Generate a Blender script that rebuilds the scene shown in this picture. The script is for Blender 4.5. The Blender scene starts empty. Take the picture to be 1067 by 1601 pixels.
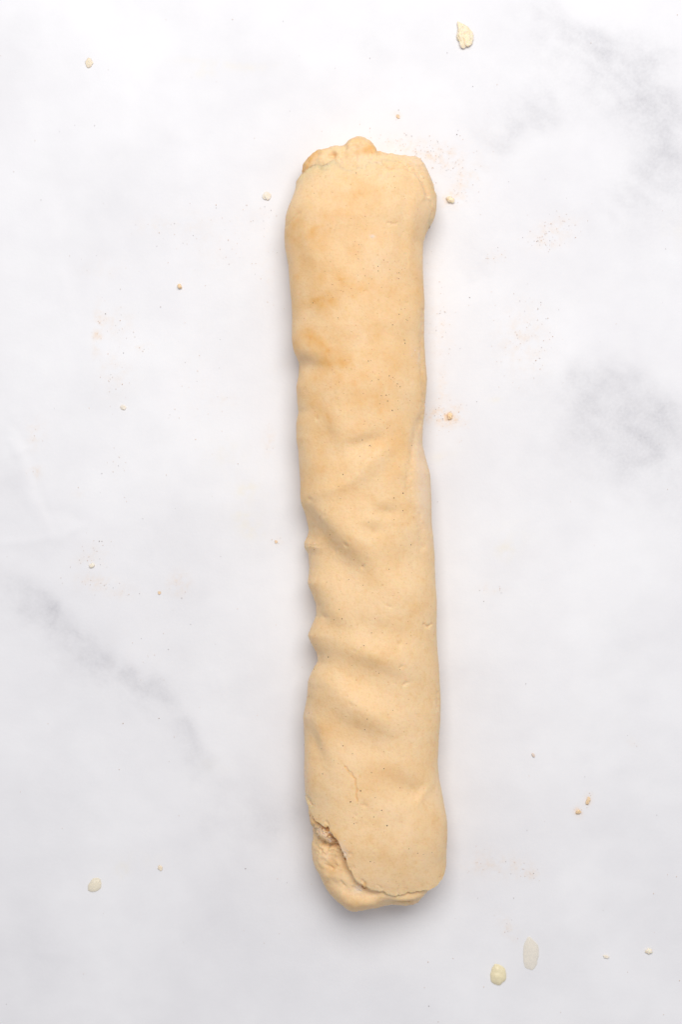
import bpy, math, random
import numpy as np
from mathutils import Vector

# ------------------------------------------------------------------ camera, world, lamps, exposure
scene = bpy.context.scene
col = scene.collection
S = 0.0003                 # metres per photograph pixel on the table top
DCAM = 0.90                # camera height above the table
cam_data = bpy.data.cameras.new('camera')
cam_data.sensor_fit = 'VERTICAL'
cam_data.sensor_height = 36.0
cam_data.lens = 36.0 * DCAM / (1601 * S)
cam_data.clip_start = 0.05
cam_data.clip_end = 50
cam = bpy.data.objects.new('camera', cam_data)
cam.location = (0, 0, DCAM)
col.objects.link(cam)
scene.camera = cam

world = bpy.data.worlds.new('World')
scene.world = world
world.use_nodes = True
bg = world.node_tree.nodes['Background']
bg.inputs['Color'].default_value = (0.93, 0.935, 1.0, 1)
bg.inputs['Strength'].default_value = 0.50


def area_lamp(name, loc, target, sx, sy, power, colour):
    l = bpy.data.lights.new(name, 'AREA')
    l.shape = 'RECTANGLE'
    l.size, l.size_y = sx, sy
    l.energy = power
    l.color = colour
    o = bpy.data.objects.new(name, l)
    o.location = loc
    o.rotation_euler = (Vector(target) - Vector(loc)).to_track_quat('-Z', 'Y').to_euler()
    col.objects.link(o)
    return o


area_lamp('window_light', (0.10, 0.62, 1.22), (0.0, 0.03, 0.0), 1.1, 0.8, 20.5, (1.0, 0.985, 0.965))

scene.view_settings.view_transform = 'Standard'
scene.view_settings.look = 'None'
scene.view_settings.exposure = -0.31
scene.view_settings.gamma = 1.0

# ------------------------------------------------------------------ helpers
rng = np.random.default_rng(11)
random.seed(5)
CX, CY = 533.5, 800.5


def ground(px, py):
    return (px - CX) * S, -(py - CY) * S


ZR = 0.0138                                  # height of the roll's widest line
KR = S * (1 - ZR / DCAM)


def feat(px, py, z=0.033):
    """photo pixel of a feature at height z -> pixel measured on the roll's widest plane"""
    k = (1 - z / DCAM) / (1 - ZR / DCAM)
    return CX + (np.asarray(px, float) - CX) * k, CY + (np.asarray(py, float) - CY) * k


def vnoise(x, y, seed=0):
    xi = np.floor(x).astype(np.int64)
    yi = np.floor(y).astype(np.int64)
    fx, fy = x - xi, y - yi
    ux = fx * fx * fx * (fx * (fx * 6 - 15) + 10)
    uy = fy * fy * fy * (fy * (fy * 6 - 15) + 10)

    def g(ix, iy, dx, dy):
        h = (ix * 374761393 + iy * 668265263 + seed * 974711) & 0xffffffff
        h = ((h ^ (h >> 13)) * 1274126177) & 0xffffffff
        h = h ^ (h >> 16)
        a = (h & 0xffff) / 65536.0 * 2 * math.pi
        return np.cos(a) * dx + np.sin(a) * dy
    n00 = g(xi, yi, fx, fy)
    n10 = g(xi + 1, yi, fx - 1, fy)
    n01 = g(xi, yi + 1, fx, fy - 1)
    n11 = g(xi + 1, yi + 1, fx - 1, fy - 1)
    return (n00 * (1 - ux) + n10 * ux) * (1 - uy) + (n01 * (1 - ux) + n11 * ux) * uy * 1.0


def fbm(x, y, wl, octs=3, seed=0):
    o, a, f = 0.0, 1.0, 1.0 / wl
    for i in range(octs):
        o = o + a * vnoise(x * f + 17.3 * i, y * f - 9.1 * i, seed + i)
        a *= 0.5
        f *= 2.03
    return o * 1.4


def blob(x, y, cx, cy, sx, sy, ang=0.0, p=1.0):
    c, s = math.cos(math.radians(ang)), math.sin(math.radians(ang))
    u = (x - cx) * c + (y - cy) * s
    v = -(x - cx) * s + (y - cy) * c
    return np.exp(-0.5 * ((u / sx) ** 2 + (v / sy) ** 2) ** p)


def polydist(x, y, pts):
    """distance to a polyline, signed side and parameter along it"""
    best = np.full(np.shape(x), 1e9)
    side = np.zeros(np.shape(x))
    par = np.zeros(np.shape(x))
    n = len(pts) - 1
    for i in range(n):
        ax, ay = pts[i]
        bx, by = pts[i + 1]
        dx, dy = bx - ax, by - ay
        L2 = dx * dx + dy * dy
        t = np.clip(((x - ax) * dx + (y - ay) * dy) / L2, 0, 1)
        d = np.hypot(x - ax - t * dx, y - ay - t * dy)
        m = d < best
        best = np.where(m, d, best)
        side = np.where(m, np.sign((x - ax) * dy - (y - ay) * dx), side)
        par = np.where(m, (i + t) / n, par)
    return best, side, par


def smooth_interp(pts, smooth):
    """1-D curve x(y) through traced points, lightly smoothed"""
    p = np.array(pts, float)
    ys = np.arange(p[0, 1] - 40, p[-1, 1] + 41, 1.0)
    xs = np.interp(ys, p[:, 1], p[:, 0])
    w = max(12, int(3 * smooth))
    k = np.exp(-0.5 * (np.arange(-w, w + 1) / smooth) ** 2)
    k /= k.sum()
    xp = np.pad(xs, w, mode='edge')
    xs = np.convolve(xp, k, mode='valid')
    return lambda y: np.interp(y, ys, xs)


def mesh_object(name, verts, faces, mat, parent=None, smooth=True):
    me = bpy.data.meshes.new(name)
    verts = np.asarray(verts, np.float32)
    faces = np.asarray(faces, np.int32)
    n, k = faces.shape
    me.vertices.add(len(verts))
    me.vertices.foreach_set('co', verts.ravel())
    me.loops.add(n * k)
    me.loops.foreach_set('vertex_index', faces.ravel())
    me.polygons.add(n)
    me.polygons.foreach_set('loop_start', np.arange(n, dtype=np.int32) * k)
    me.polygons.foreach_set('loop_total', np.full(n, k, np.int32))
    me.polygons.foreach_set('use_smooth', np.full(n, smooth))
    me.update(calc_edges=True)
    me.validate()
    me.materials.append(mat)
    o = bpy.data.objects.new(name, me)
    col.objects.link(o)
    if parent:
        o.parent = parent
    return o


def attr(o, name, vals):
    a = o.data.attributes.new(name, 'FLOAT', 'POINT')
    a.data.foreach_set('value', np.asarray(vals, np.float32))


# ------------------------------------------------------------------ materials
def new_mat(name):
    m = bpy.data.materials.new(name)
    m.use_nodes = True
    nt = m.node_tree
    return m, nt, nt.nodes['Principled BSDF']


def N(nt, t, **kw):
    n = nt.nodes.new(t)
    for k, v in kw.items():
        setattr(n, k, v)
    return n


def attr_node(nt, name):
    n = N(nt, 'ShaderNodeAttribute')
    n.attribute_name = name
    return n.outputs['Fac']


def noise_node(nt, coord, scale, detail=3, rough=0.55):
    n = N(nt, 'ShaderNodeTexNoise')
    n.inputs['Scale'].default_value = scale
    n.inputs['Detail'].default_value = detail
    n.inputs['Roughness'].default_value = rough
    nt.links.new(coord, n.inputs['Vector'])
    return n.outputs['Fac']


def ramp(nt, fac, stops):
    r = N(nt, 'ShaderNodeValToRGB')
    while len(r.color_ramp.elements) < len(stops):
        r.color_ramp.elements.new(0.5)
    for e, (p, c) in zip(r.color_ramp.elements, stops):
        e.position = p
        e.color = (*c, 1) if len(c) == 3 else c
    nt.links.new(fac, r.inputs['Fac'])
    return r.outputs['Color']


def mixc(nt, fac, a, b, mode='MIX'):
    m = N(nt, 'ShaderNodeMix', data_type='RGBA', blend_type=mode)
    for sock, v in ((m.inputs[0], fac), (m.inputs[6], a), (m.inputs[7], b)):
        if isinstance(v, (int, float)):
            sock.default_value = v
        elif isinstance(v, tuple):
            sock.default_value = (*v, 1)
        else:
            nt.links.new(v, sock)
    return m.outputs[2]


def mth(nt, op, a, b=0.0):
    m = N(nt, 'ShaderNodeMath', operation=op)
    for i, v in enumerate((a, b)):
        if isinstance(v, (int, float)):
            m.inputs[i].default_value = v
        else:
            nt.links.new(v, m.inputs[i])
    return m.outputs[0]


DOUGH = (0.878, 0.632, 0.362)


def make_dough():
    m, nt, b = new_mat('dough')
    co = N(nt, 'ShaderNodeTexCoord').outputs['Object']
    big = noise_node(nt, co, 55, 3)
    fine = noise_node(nt, co, 900, 3, 0.6)
    mid = noise_node(nt, co, 260, 4, 0.6)
    base = ramp(nt, big, [(0.3, (0.848, 0.576, 0.305)), (0.5, DOUGH), (0.72, (0.892, 0.655, 0.40))])
    base = mixc(nt, 0.55, base, ramp(nt, fine, [(0.33, (0.92, 0.87, 0.80)), (0.52, (1, 1, 1)), (0.75, (1.0, 1.0, 1.0))]), 'MULTIPLY')
    base = mixc(nt, 0.7, base, ramp(nt, mid, [(0.34, (0.95, 0.90, 0.82)), (0.5, (1, 1, 1)), (0.68, (1.0, 1.0, 1.0))]), 'MULTIPLY')
    st = mth(nt, 'MULTIPLY', attr_node(nt, 'stain'), mth(nt, 'ADD', mth(nt, 'MULTIPLY', mid, 1.5), 0.0))
    st = mth(nt, 'MINIMUM', mth(nt, 'MAXIMUM', st, 0.0), 1.0)
    base = mixc(nt, st, base, (0.78, 0.43, 0.14))
    # brown freckles from small voronoi cells, also sunk as pits below
    vo = N(nt, 'ShaderNodeTexVoronoi')
    vo.inputs['Scale'].default_value = 420
    nt.links.new(co, vo.inputs['Vector'])
    fr = ramp(nt, vo.outputs['Distance'], [(0.05, (1, 1, 1)), (0.17, (0, 0, 0))])
    sel = N(nt, 'ShaderNodeSeparateColor')
    nt.links.new(vo.outputs['Color'], sel.inputs[0])
    pick = mth(nt, 'GREATER_THAN', sel.outputs[0], 0.86)
    fr = mth(nt, 'MULTIPLY', fr, mth(nt, 'MULTIPLY', pick, 0.5))
    base = mixc(nt, fr, base, (0.60, 0.33, 0.12))
    pale = mth(nt, 'MULTIPLY', attr_node(nt, 'pale'), mth(nt, 'ADD', mth(nt, 'MULTIPLY', fine, 1.2), 0.25))
    pale = mth(nt, 'MINIMUM', mth(nt, 'MAXIMUM', pale, 0.0), 1.0)
    base = mixc(nt, pale, base, (0.83, 0.68, 0.57))
    nt.links.new(base, b.inputs['Base Color'])
    b.inputs['Roughness'].default_value = 0.52
    b.inputs['Specular IOR Level'].default_value = 0.25
    b.inputs['Subsurface Weight'].default_value = 0.4
    b.inputs['Subsurface Radius'].default_value = (1.0, 0.55, 0.25)
    b.inputs['Subsurface Scale'].default_value = 0.0035
    vfine = noise_node(nt, co, 2400, 2, 0.6)
    h = mth(nt, 'ADD', mth(nt, 'ADD', mth(nt, 'MULTIPLY', fine, 0.45), mid), mth(nt, 'MULTIPLY', vfine, 0.25))
    h = mth(nt, 'SUBTRACT', h, mth(nt, 'MULTIPLY', fr, 1.6))
    bu = N(nt, 'ShaderNodeBump')
    bu.inputs['Strength'].default_value = 0.5
    bu.inputs['Distance'].default_value = 0.0005
    nt.links.new(h, bu.inputs['Height'])
    nt.links.new(bu.outputs[0], b.inputs['Normal'])
    return m


def make_marble():
    m, nt, b = new_mat('marble')
    co = N(nt, 'ShaderNodeTexCoord').outputs['Object']
    fine = noise_node(nt, co, 700, 4, 0.65)
    cloud = noise_node(nt, co, 11, 5, 0.6)
    base = ramp(nt, cloud, [(0.32, (0.780, 0.772, 0.790)), (0.64, (0.862, 0.856, 0.868))])
    v = mth(nt, 'MULTIPLY', attr_node(nt, 'vein'), mth(nt, 'ADD', mth(nt, 'MULTIPLY', fine, 1.1), 0.45))
    v = mth(nt, 'MINIMUM', mth(nt, 'MAXIMUM', v, 0.0), 1.0)
    base = mixc(nt, v, base, (0.42, 0.415, 0.445))
    sp = mth(nt, 'MULTIPLY', attr_node(nt, 'dust'), mth(nt, 'ADD', mth(nt, 'MULTIPLY', fine, 2.2), -0.5))
    sp = mth(nt, 'MINIMUM', mth(nt, 'MAXIMUM', sp, 0.0), 1.0)
    base = mixc(nt, sp, base, (0.82, 0.58, 0.36))
    yl = attr_node(nt, 'butter')
    base = mixc(nt, yl, base, (0.86, 0.76, 0.52))
    nt.links.new(base, b.inputs['Base Color'])
    b.inputs['Roughness'].default_value = 0.5
    b.inputs['Specular IOR Level'].default_value = 0.3
    bu = N(nt, 'ShaderNodeBump')
    bu.inputs['Strength'].default_value = 0.25
    bu.inputs['Distance'].default_value = 0.0002
    nt.links.new(fine, bu.inputs['Height'])
    nt.links.new(bu.outputs[0], b.inputs['Normal'])
    return m


def simple_mat(name, c, rough=0.6, sss=0.0, var=0.15, scale=600):
    m, nt, b = new_mat(name)
    co = N(nt, 'ShaderNodeTexCoord').outputs['Object']
    f = noise_node(nt, co, scale, 3)
    lo = tuple(x * (1 - var) for x in c)
    hi = tuple(min(1, x * (1 + var)) for x in c)
    nt.links.new(ramp(nt, f, [(0.35, lo), (0.65, hi)]), b.inputs['Base Color'])
    b.inputs['Roughness'].default_value = rough
    if sss:
        b.inputs['Subsurface Weight'].default_value = sss
        b.inputs['Subsurface Radius'].default_value = (1.0, 0.6, 0.3)
        b.inputs['Subsurface Scale'].default_value = 0.004
    return m


def butter_mat(name, c, alpha):
    m, nt, b = new_mat(name)
    co = N(nt, 'ShaderNodeTexCoord').outputs['Object']
    f = noise_node(nt, co, 300, 3)
    nt.links.new(ramp(nt, f, [(0.35, tuple(x * .97 for x in c)), (0.65, c)]), b.inputs['Base Color'])
    b.inputs['Roughness'].default_value = 0.28
    b.inputs['Specular IOR Level'].default_value = 0.35
    b.inputs['Alpha'].default_value = alpha
    return m


M_DOUGH = make_dough()
M_MARBLE = make_marble()
M_CRUMB = simple_mat('crumb_dough', (0.98, 0.79, 0.56), 0.7, 0.3, 0.05)
M_PALECRUMB = simple_mat('pale_crumb', (0.96, 0.83, 0.65), 0.7, 0.3, 0.05)
M_TOAST = simple_mat('toasted_crumb', (0.90, 0.64, 0.40), 0.7, 0.2, 0.12)
M_CINN = simple_mat('cinnamon', (0.52, 0.26, 0.11), 0.8)
M_DARK = simple_mat('dark_spice', (0.11, 0.06, 0.035), 0.8)
M_FLOUR = simple_mat('sugar_grain', (0.80, 0.66, 0.56), 0.5)

# ------------------------------------------------------------------ the setting: marble table top
VEINS = [  # (points, width, strength, seed)
    ([(815, -30), (870, 25), (905, 50), (950, 78), (985, 110), (1015, 150), (1040, 190), (1050, 240)], 24, 0.36, 3),
    ([(905, 45), (960, 72), (1010, 92), (1080, 105)], 30, 0.20, 4),
    ([(930, 320), (975, 302), (1010, 280), (1038, 235), (1032, 190), (1010, 130)], 24, 0.30, 5),
    ([(1045, 120), (1060, 200), (1075, 270)], 34, 0.18, 6),
    ([(895, 168), (850, 178), (815, 195), (785, 225), (765, 250)], 18, 0.27, 7),
    ([(830, 150), (800, 185), (760, 220)], 34, 0.09, 17),
    ([(770, 385), (752, 415), (765, 440)], 17, 0.15, 8),
    ([(870, 590), (935, 592), (985, 597), (1012, 620), (1040, 640), (1090, 650)], 24, 0.30, 9),
    ([(860, 600), (900, 620), (940, 680), (985, 710), (1050, 750)], 40, 0.12, 26),
    ([(900, 610), (960, 650), (1010, 690), (1040, 730)], 32, 0.26, 10),
    ([(1025, 630), (1050, 665), (1085, 690)], 28, 0.22, 12),
    ([(560, 55), (590, 72), (625, 95)], 9, 0.09, 13),
    ([(20, 15), (60, 40), (110, 80), (170, 140)], 20, 0.06, 14),
    ([(-40, 880), (40, 925), (82, 958), (120, 992), (165, 1020), (215, 1060), (250, 1082), (285, 1120)], 16, 0.40, 15),
    ([(76, 950), (90, 966)], 6, 0.20, 16),
    ([(275, 1110), (312, 1180), (335, 1212)], 14, 0.26, 18),
    ([(335, 1212), (400, 1260), (450, 1285)], 40, 0.12, 19),
    ([(490, 1278), (440, 1292), (380, 1300)], 14, 0.16, 23),
    ([(640, 1075), (715, 1045), (780, 1030)], 13, 0.07, 20),
    ([(880, 1130), (915, 1145), (940, 1160)], 28, 0.05, 21),
    ([(-60, 700), (-10, 690), (15, 720), (30, 780)], 20, 0.10, 22),
    ([(150, 1210), (120, 1240), (110, 1262)], 18, 0.05, 24),
    ([(-30, 1490), (60, 1480), (120, 1500)], 40, 0.05, 25),
    # the stone goes on outside the picture
    ([(1085, 650), (1190, 760), (1260, 900), (1400, 1010)], 40, 0.30, 31),
    ([(1050, 240), (1180, 330), (1330, 360)], 34, 0.24, 32),
    ([(-40, 880), (-180, 800), (-330, 660)], 26, 0.22, 33),
    ([(815, -30), (730, -150), (560, -260)], 34, 0.26, 34),
    ([(-300, 1500), (-80, 1640), (150, 1830)], 30, 0.2, 35),
    ([(900, 1800), (1150, 1700), (1400, 1500)], 30, 0.22, 36),
]
DUST = [  # (cx, cy, sx, sy, ang, stain, grains)
    (153, 515, 5, 22, 5, 0.55, 10), (180, 505, 16, 14, 0, 0.22, 12), (180, 585, 18, 26, 0, 0.14, 22),
    (222, 543, 12, 5, 0, 0.15, 5), (55, 738, 7, 7, 0, 0.35, 2), (55, 680, 9, 14, 0, 0.25, 4),
    (178, 725, 9, 12, 0, 0.06, 8), (142, 872, 14, 18, 60, 0.16, 22), (155, 912, 22, 8, 5, 0.28, 16),
    (280, 912, 10, 11, 0, 0.50, 6), (190, 928, 14, 6, 0, 0.18, 4), (124, 770, 8, 5, 0, 0.12, 2),
    (432, 847, 5, 5, 0, 0.30, 3), (420, 690, 6, 16, 0, 0.25, 3), (355, 625, 14, 8, 0, 0.12, 2), (300, 600, 30, 60, 0, 0.04, 14),
    (640, 230, 30, 9, 15, 0.30, 60), (690, 245, 22, 14, 20, 0.38, 60), (722, 290, 9, 17, 35, 0.40, 14),
    (705, 312, 14, 8, 0, 0.45, 8), (775, 403, 9, 8, 0, 0.18, 16), (865, 365, 24, 14, -25, 0.34, 60),
    (820, 530, 26, 34, 0, 0.24, 60), (702, 653, 14, 8, 15, 0.95, 22), (678, 652, 12, 7, 5, 0.55, 10),
    (690, 620, 9, 28, 0, 0.22, 16), (715, 640, 10, 10, 0, 0.2, 10), (690, 520, 14, 28, 0, 0.14, 20), (720, 690, 7, 7, 0, 0.05, 2),
    (768, 920, 16, 5, 0, 0.18, 8), (765, 1352, 18, 14, 20, 0.24, 9), (808, 1352, 18, 10, 0, 0.20, 9),
    (828, 1368, 12, 6, 0, 0.28, 7), (795, 1450, 7, 14, -35, 0.30, 8), (740, 1357, 16, 4, 0, 0.14, 4),
    (920, 1252, 4, 7, 20, 0.85, 6), (905, 1270, 5, 5, 0, 0.75, 4), (990, 1160, 6, 5, 0, 0.12, 3),
    (340, 395, 40, 30, 0, 0.06, 22), (240, 352, 20, 8, 0, 0.16, 6), (418, 420, 10, 50, 0, 0.06, 14), (305, 350, 20, 14, 0, 0.10, 5),
    (395, 340, 26, 14, 0, 0.05, 12), (622, 180, 5, 6, 0, 0.35, 4), (745, 250, 30, 40, 0, 0.05, 14),
    (225, 1010, 50, 40, 0, 0.02, 10), (160, 420, 30, 14, 0, 0.06, 6), (675, 450, 14, 60, 0, 0.08, 16),
]
BUTTER = [(385, 765, 11, 7, 0, 0.20), (378, 810, 7, 9, 0, 0.22), (392, 828, 14, 9, 20, 0.14), (390, 790, 26, 40, 0, 0.05),
          (340, 100, 46, 5, 6, 0.12), (320, 114, 12, 5, 0, 0.16), (405, 104, 24, 4, -10, 0.06), (792, 860, 9, 8, 10, 0.22), (800, 845, 22, 30, 0, 0.04),
          (440, 570, 14, 8, 0, 0.05), (355, 710, 22, 18, 0, 0.07), (190, 1362, 9, 8, 0, 0.14), (335, 1195, 20, 10, 0, 0.04),
          (220, 1345, 40, 10, 0, 0.04), (775, 625, 8, 3, 0, 0.14), (690, 715, 16, 6, -10, 0.10), (1060, 365, 20, 16, 0, 0.05)]


def build_table():
    def axis(lo, hi, c0, c1, step):
        inner = np.arange(c0, c1 + step, step)
        left = c0 - np.geomspace(step, c0 - lo, 46)[::-1]
        right = inner[-1] + np.geomspace(step, hi - inner[-1], 46)
        return np.concatenate([left, inner, right])
    xs = axis(-3200, 4300, -60, 1127, 2.2)
    ys = axis(-3000, 4600, -60, 1661, 2.2)
    X, Y = np.meshgrid(xs, ys)
    vein = np.zeros_like(X)
    wx = X + 10 * fbm(X, Y, 120, 3, 40) + 3 * fbm(X, Y, 20, 2, 44)
    wy = Y + 10 * fbm(X, Y, 120, 3, 50) + 3 * fbm(X, Y, 20, 2, 54)
    for pts, w, a, sd in VEINS:
        d, side, par = polydist(wx, wy, pts)
        crisp = np.where(side > 0, 0.75, 1.9)               # crisp along one bank, fading on the other
        soft = np.exp(-0.5 * (d / (w * crisp)) ** 2)
        wisp = 0.85 + 0.42 * fbm(X * 0.8 + Y * 0.6, (Y * 0.8 - X * 0.6) * 1.9, 40, 4, sd + 60)
        soft = soft * np.clip(wisp, 0.2, 1.5)
        edge = np.exp(-0.5 * (d / (w * 0.16)) ** 2) * np.clip(0.4 + 1.6 * fbm(X, Y, 70, 2, sd + 90), 0, 1.2)
        br = np.clip(0.85 + 0.45 * fbm(X, Y, 55, 4, sd), 0.3, 1.3)
        fade = np.clip(np.sin(np.pi * np.clip(par, 0.02, 0.98)) * 2.2, 0.25, 1)
        vein += a * br * fade * (0.82 * soft + 0.10 * edge)
    vein += 0.07 * np.clip(0.2 + fbm(X, Y, 190, 4, 77), 0, 1)
    dust = np.zeros_like(X)
    nz = np.clip(0.6 + 1.1 * fbm(X, Y, 14, 3, 91), 0, 1.6)
    for cx, cy, sx, sy, an, st, g in DUST:
        dust += 1.0 * st * blob(X, Y, cx, cy, sx, sy, an) * nz
    but = np.zeros_like(X)
    nz = np.clip(0.7 + 1.2 * fbm(X, Y, 16, 3, 93), 0, 1.6)
    for cx, cy, sx, sy, an, st in BUTTER:
        but += st * blob(X, Y, cx, cy, sx, sy, an) * nz
    # faint creases of the smooth covering, fractions of a millimetre
    Z = np.zeros_like(X)
    for pts, w, a in [([(18, 650), (30, 705), (44, 770), (75, 815), (92, 842)], 9, 0.32),
                      ([(22, 668), (45, 700), (60, 770), (88, 835)], 6, -0.25),
                      ([(0, 850), (40, 848), (92, 838), (130, 822)], 6, 0.25),
                      ([(70, 800), (105, 803), (135, 825)], 8, -0.22),
                      ([(15, 690), (26, 712), (46, 700)], 4, 0.2),
                      ([(322, 600), (326, 720), (322, 860)], 14, 0.12), ([(352, 420), (348, 560), (340, 640)], 12, 0.10),
                      ([(95, 430), (105, 475), (112, 500)], 6, 0.12), ([(425, 380), (418, 480), (420, 600)], 10, 0.10),
                      ([(325, 1050), (333, 1078)], 4, 0.16), ([(338, 1050), (350, 1090)], 4, 0.16), ([(232, 830), (240, 880)], 4, 0.10),
                      ([(60, 1490), (110, 1495)], 6, 0.12), ([(20, 740), (60, 745)], 14, 0.12)]:
        d, sd, par = polydist(X + 4 * fbm(X, Y, 30, 2, 61), Y, pts)
        Z += a * 0.00060 * np.exp(-0.5 * (d / w) ** 2)
    Z += 0.00012 * fbm(X, Y, 60, 2, 66)
    gx, gy = ground(X, Y)
    V = np.stack([gx, gy, Z - 0.0004], -1).reshape(-1, 3)
    ny, nx = X.shape
    idx = np.arange(nx * ny).reshape(ny, nx)
    F = np.stack([idx[1:, :-1], idx[1:, 1:], idx[:-1, 1:], idx[:-1, :-1]], -1).reshape(-1, 4)
    o = mesh_object('table_top', V, F, M_MARBLE)
    attr(o, 'vein', np.clip(vein, 0, 1).ravel())
    attr(o, 'dust', np.clip(dust, 0, 1).ravel())
    attr(o, 'butter', np.clip(but, 0, 1).ravel())
    o['label'] = 'white marble table top with faint grey veins'
    o['kind'] = 'structure'
    return o


build_table()

# ------------------------------------------------------------------ the dough roll
LEFT = [(470, 262), (466, 280), (455, 294), (449.5, 314), (446, 342), (444, 370), (445, 387), (451, 415), (453, 443),
        (456.5, 471), (456.5, 512), (457.4, 529), (462, 551), (467, 568), (466, 588), (463.6, 605), (465, 622), (466, 644),
        (463.6, 661), (463, 686), (466, 703), (468, 729), (470.6, 762), (471.4, 788), (477, 805), (482, 827), (480, 838),
        (474.5, 848), (475, 857), (481, 866), (483, 886), (481, 911), (487.5, 928), (494, 945), (494, 962), (489, 976),
        (482, 993), (487.5, 1007), (495, 1021), (497.5, 1034), (490, 1051), (483, 1065), (480.6, 1087), (473.6, 1121),
        (475, 1152), (476.4, 1183), (475.5, 1214), (477.5, 1247), (479, 1270)]
RIGHT = [(676, 276), (684, 302), (683, 325), (677, 344), (667, 364), (662, 381), (662, 415), (663, 443), (664, 471),
         (664, 526), (666, 563), (668.5, 591), (667, 608), (663, 633), (662, 661), (662, 695), (667, 717), (673, 740),
         (674, 760), (675, 782), (676, 824), (680, 866), (681.5, 909), (683, 951), (684, 993), (687, 1038), (689.5, 1084),
         (689, 1126), (686, 1157), (684, 1191), (687, 1219), (694, 1253), (698.5, 1281), (699.5, 1305), (699, 1331),
         (697, 1357)]
HEIGHT = [(0.0235, 240), (0.027, 262), (0.0315, 290), (0.034, 340), (0.034, 600), (0.0335, 700), (0.033, 860), (0.034, 1000),
          (0.034, 1150), (0.0355, 1260), (0.0355, 1320), (0.0335, 1360), (0.030, 1395), (0.027, 1420)]


def section(ntop, nbot, n_up=2.08, n_dn=3.6):
    """closed section: returns t in [-1,1] across, zf in [-1,1], evenly spaced"""
    def half(n, cnt, sgn):
        th = np.linspace(math.pi, 0, 4001)
        t = np.sign(np.cos(th)) * np.abs(np.cos(th)) ** (2 / n)
        z = np.abs(np.sin(th)) ** (2 / n)
        s = np.concatenate([[0], np.cumsum(np.hypot(np.diff(t), 0.4 * np.diff(z)))])
        q = np.linspace(0, s[-1], cnt)
        return np.interp(q, s, t), sgn * np.interp(q, s, z)
    t1, z1 = half(n_up, ntop + 1, 1)
    t2, z2 = half(n_dn, nbot + 1, -1)
    return np.concatenate([t1, t2[::-1][1:-1]]), np.concatenate([z1, z2[::-1][1:-1]])


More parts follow.
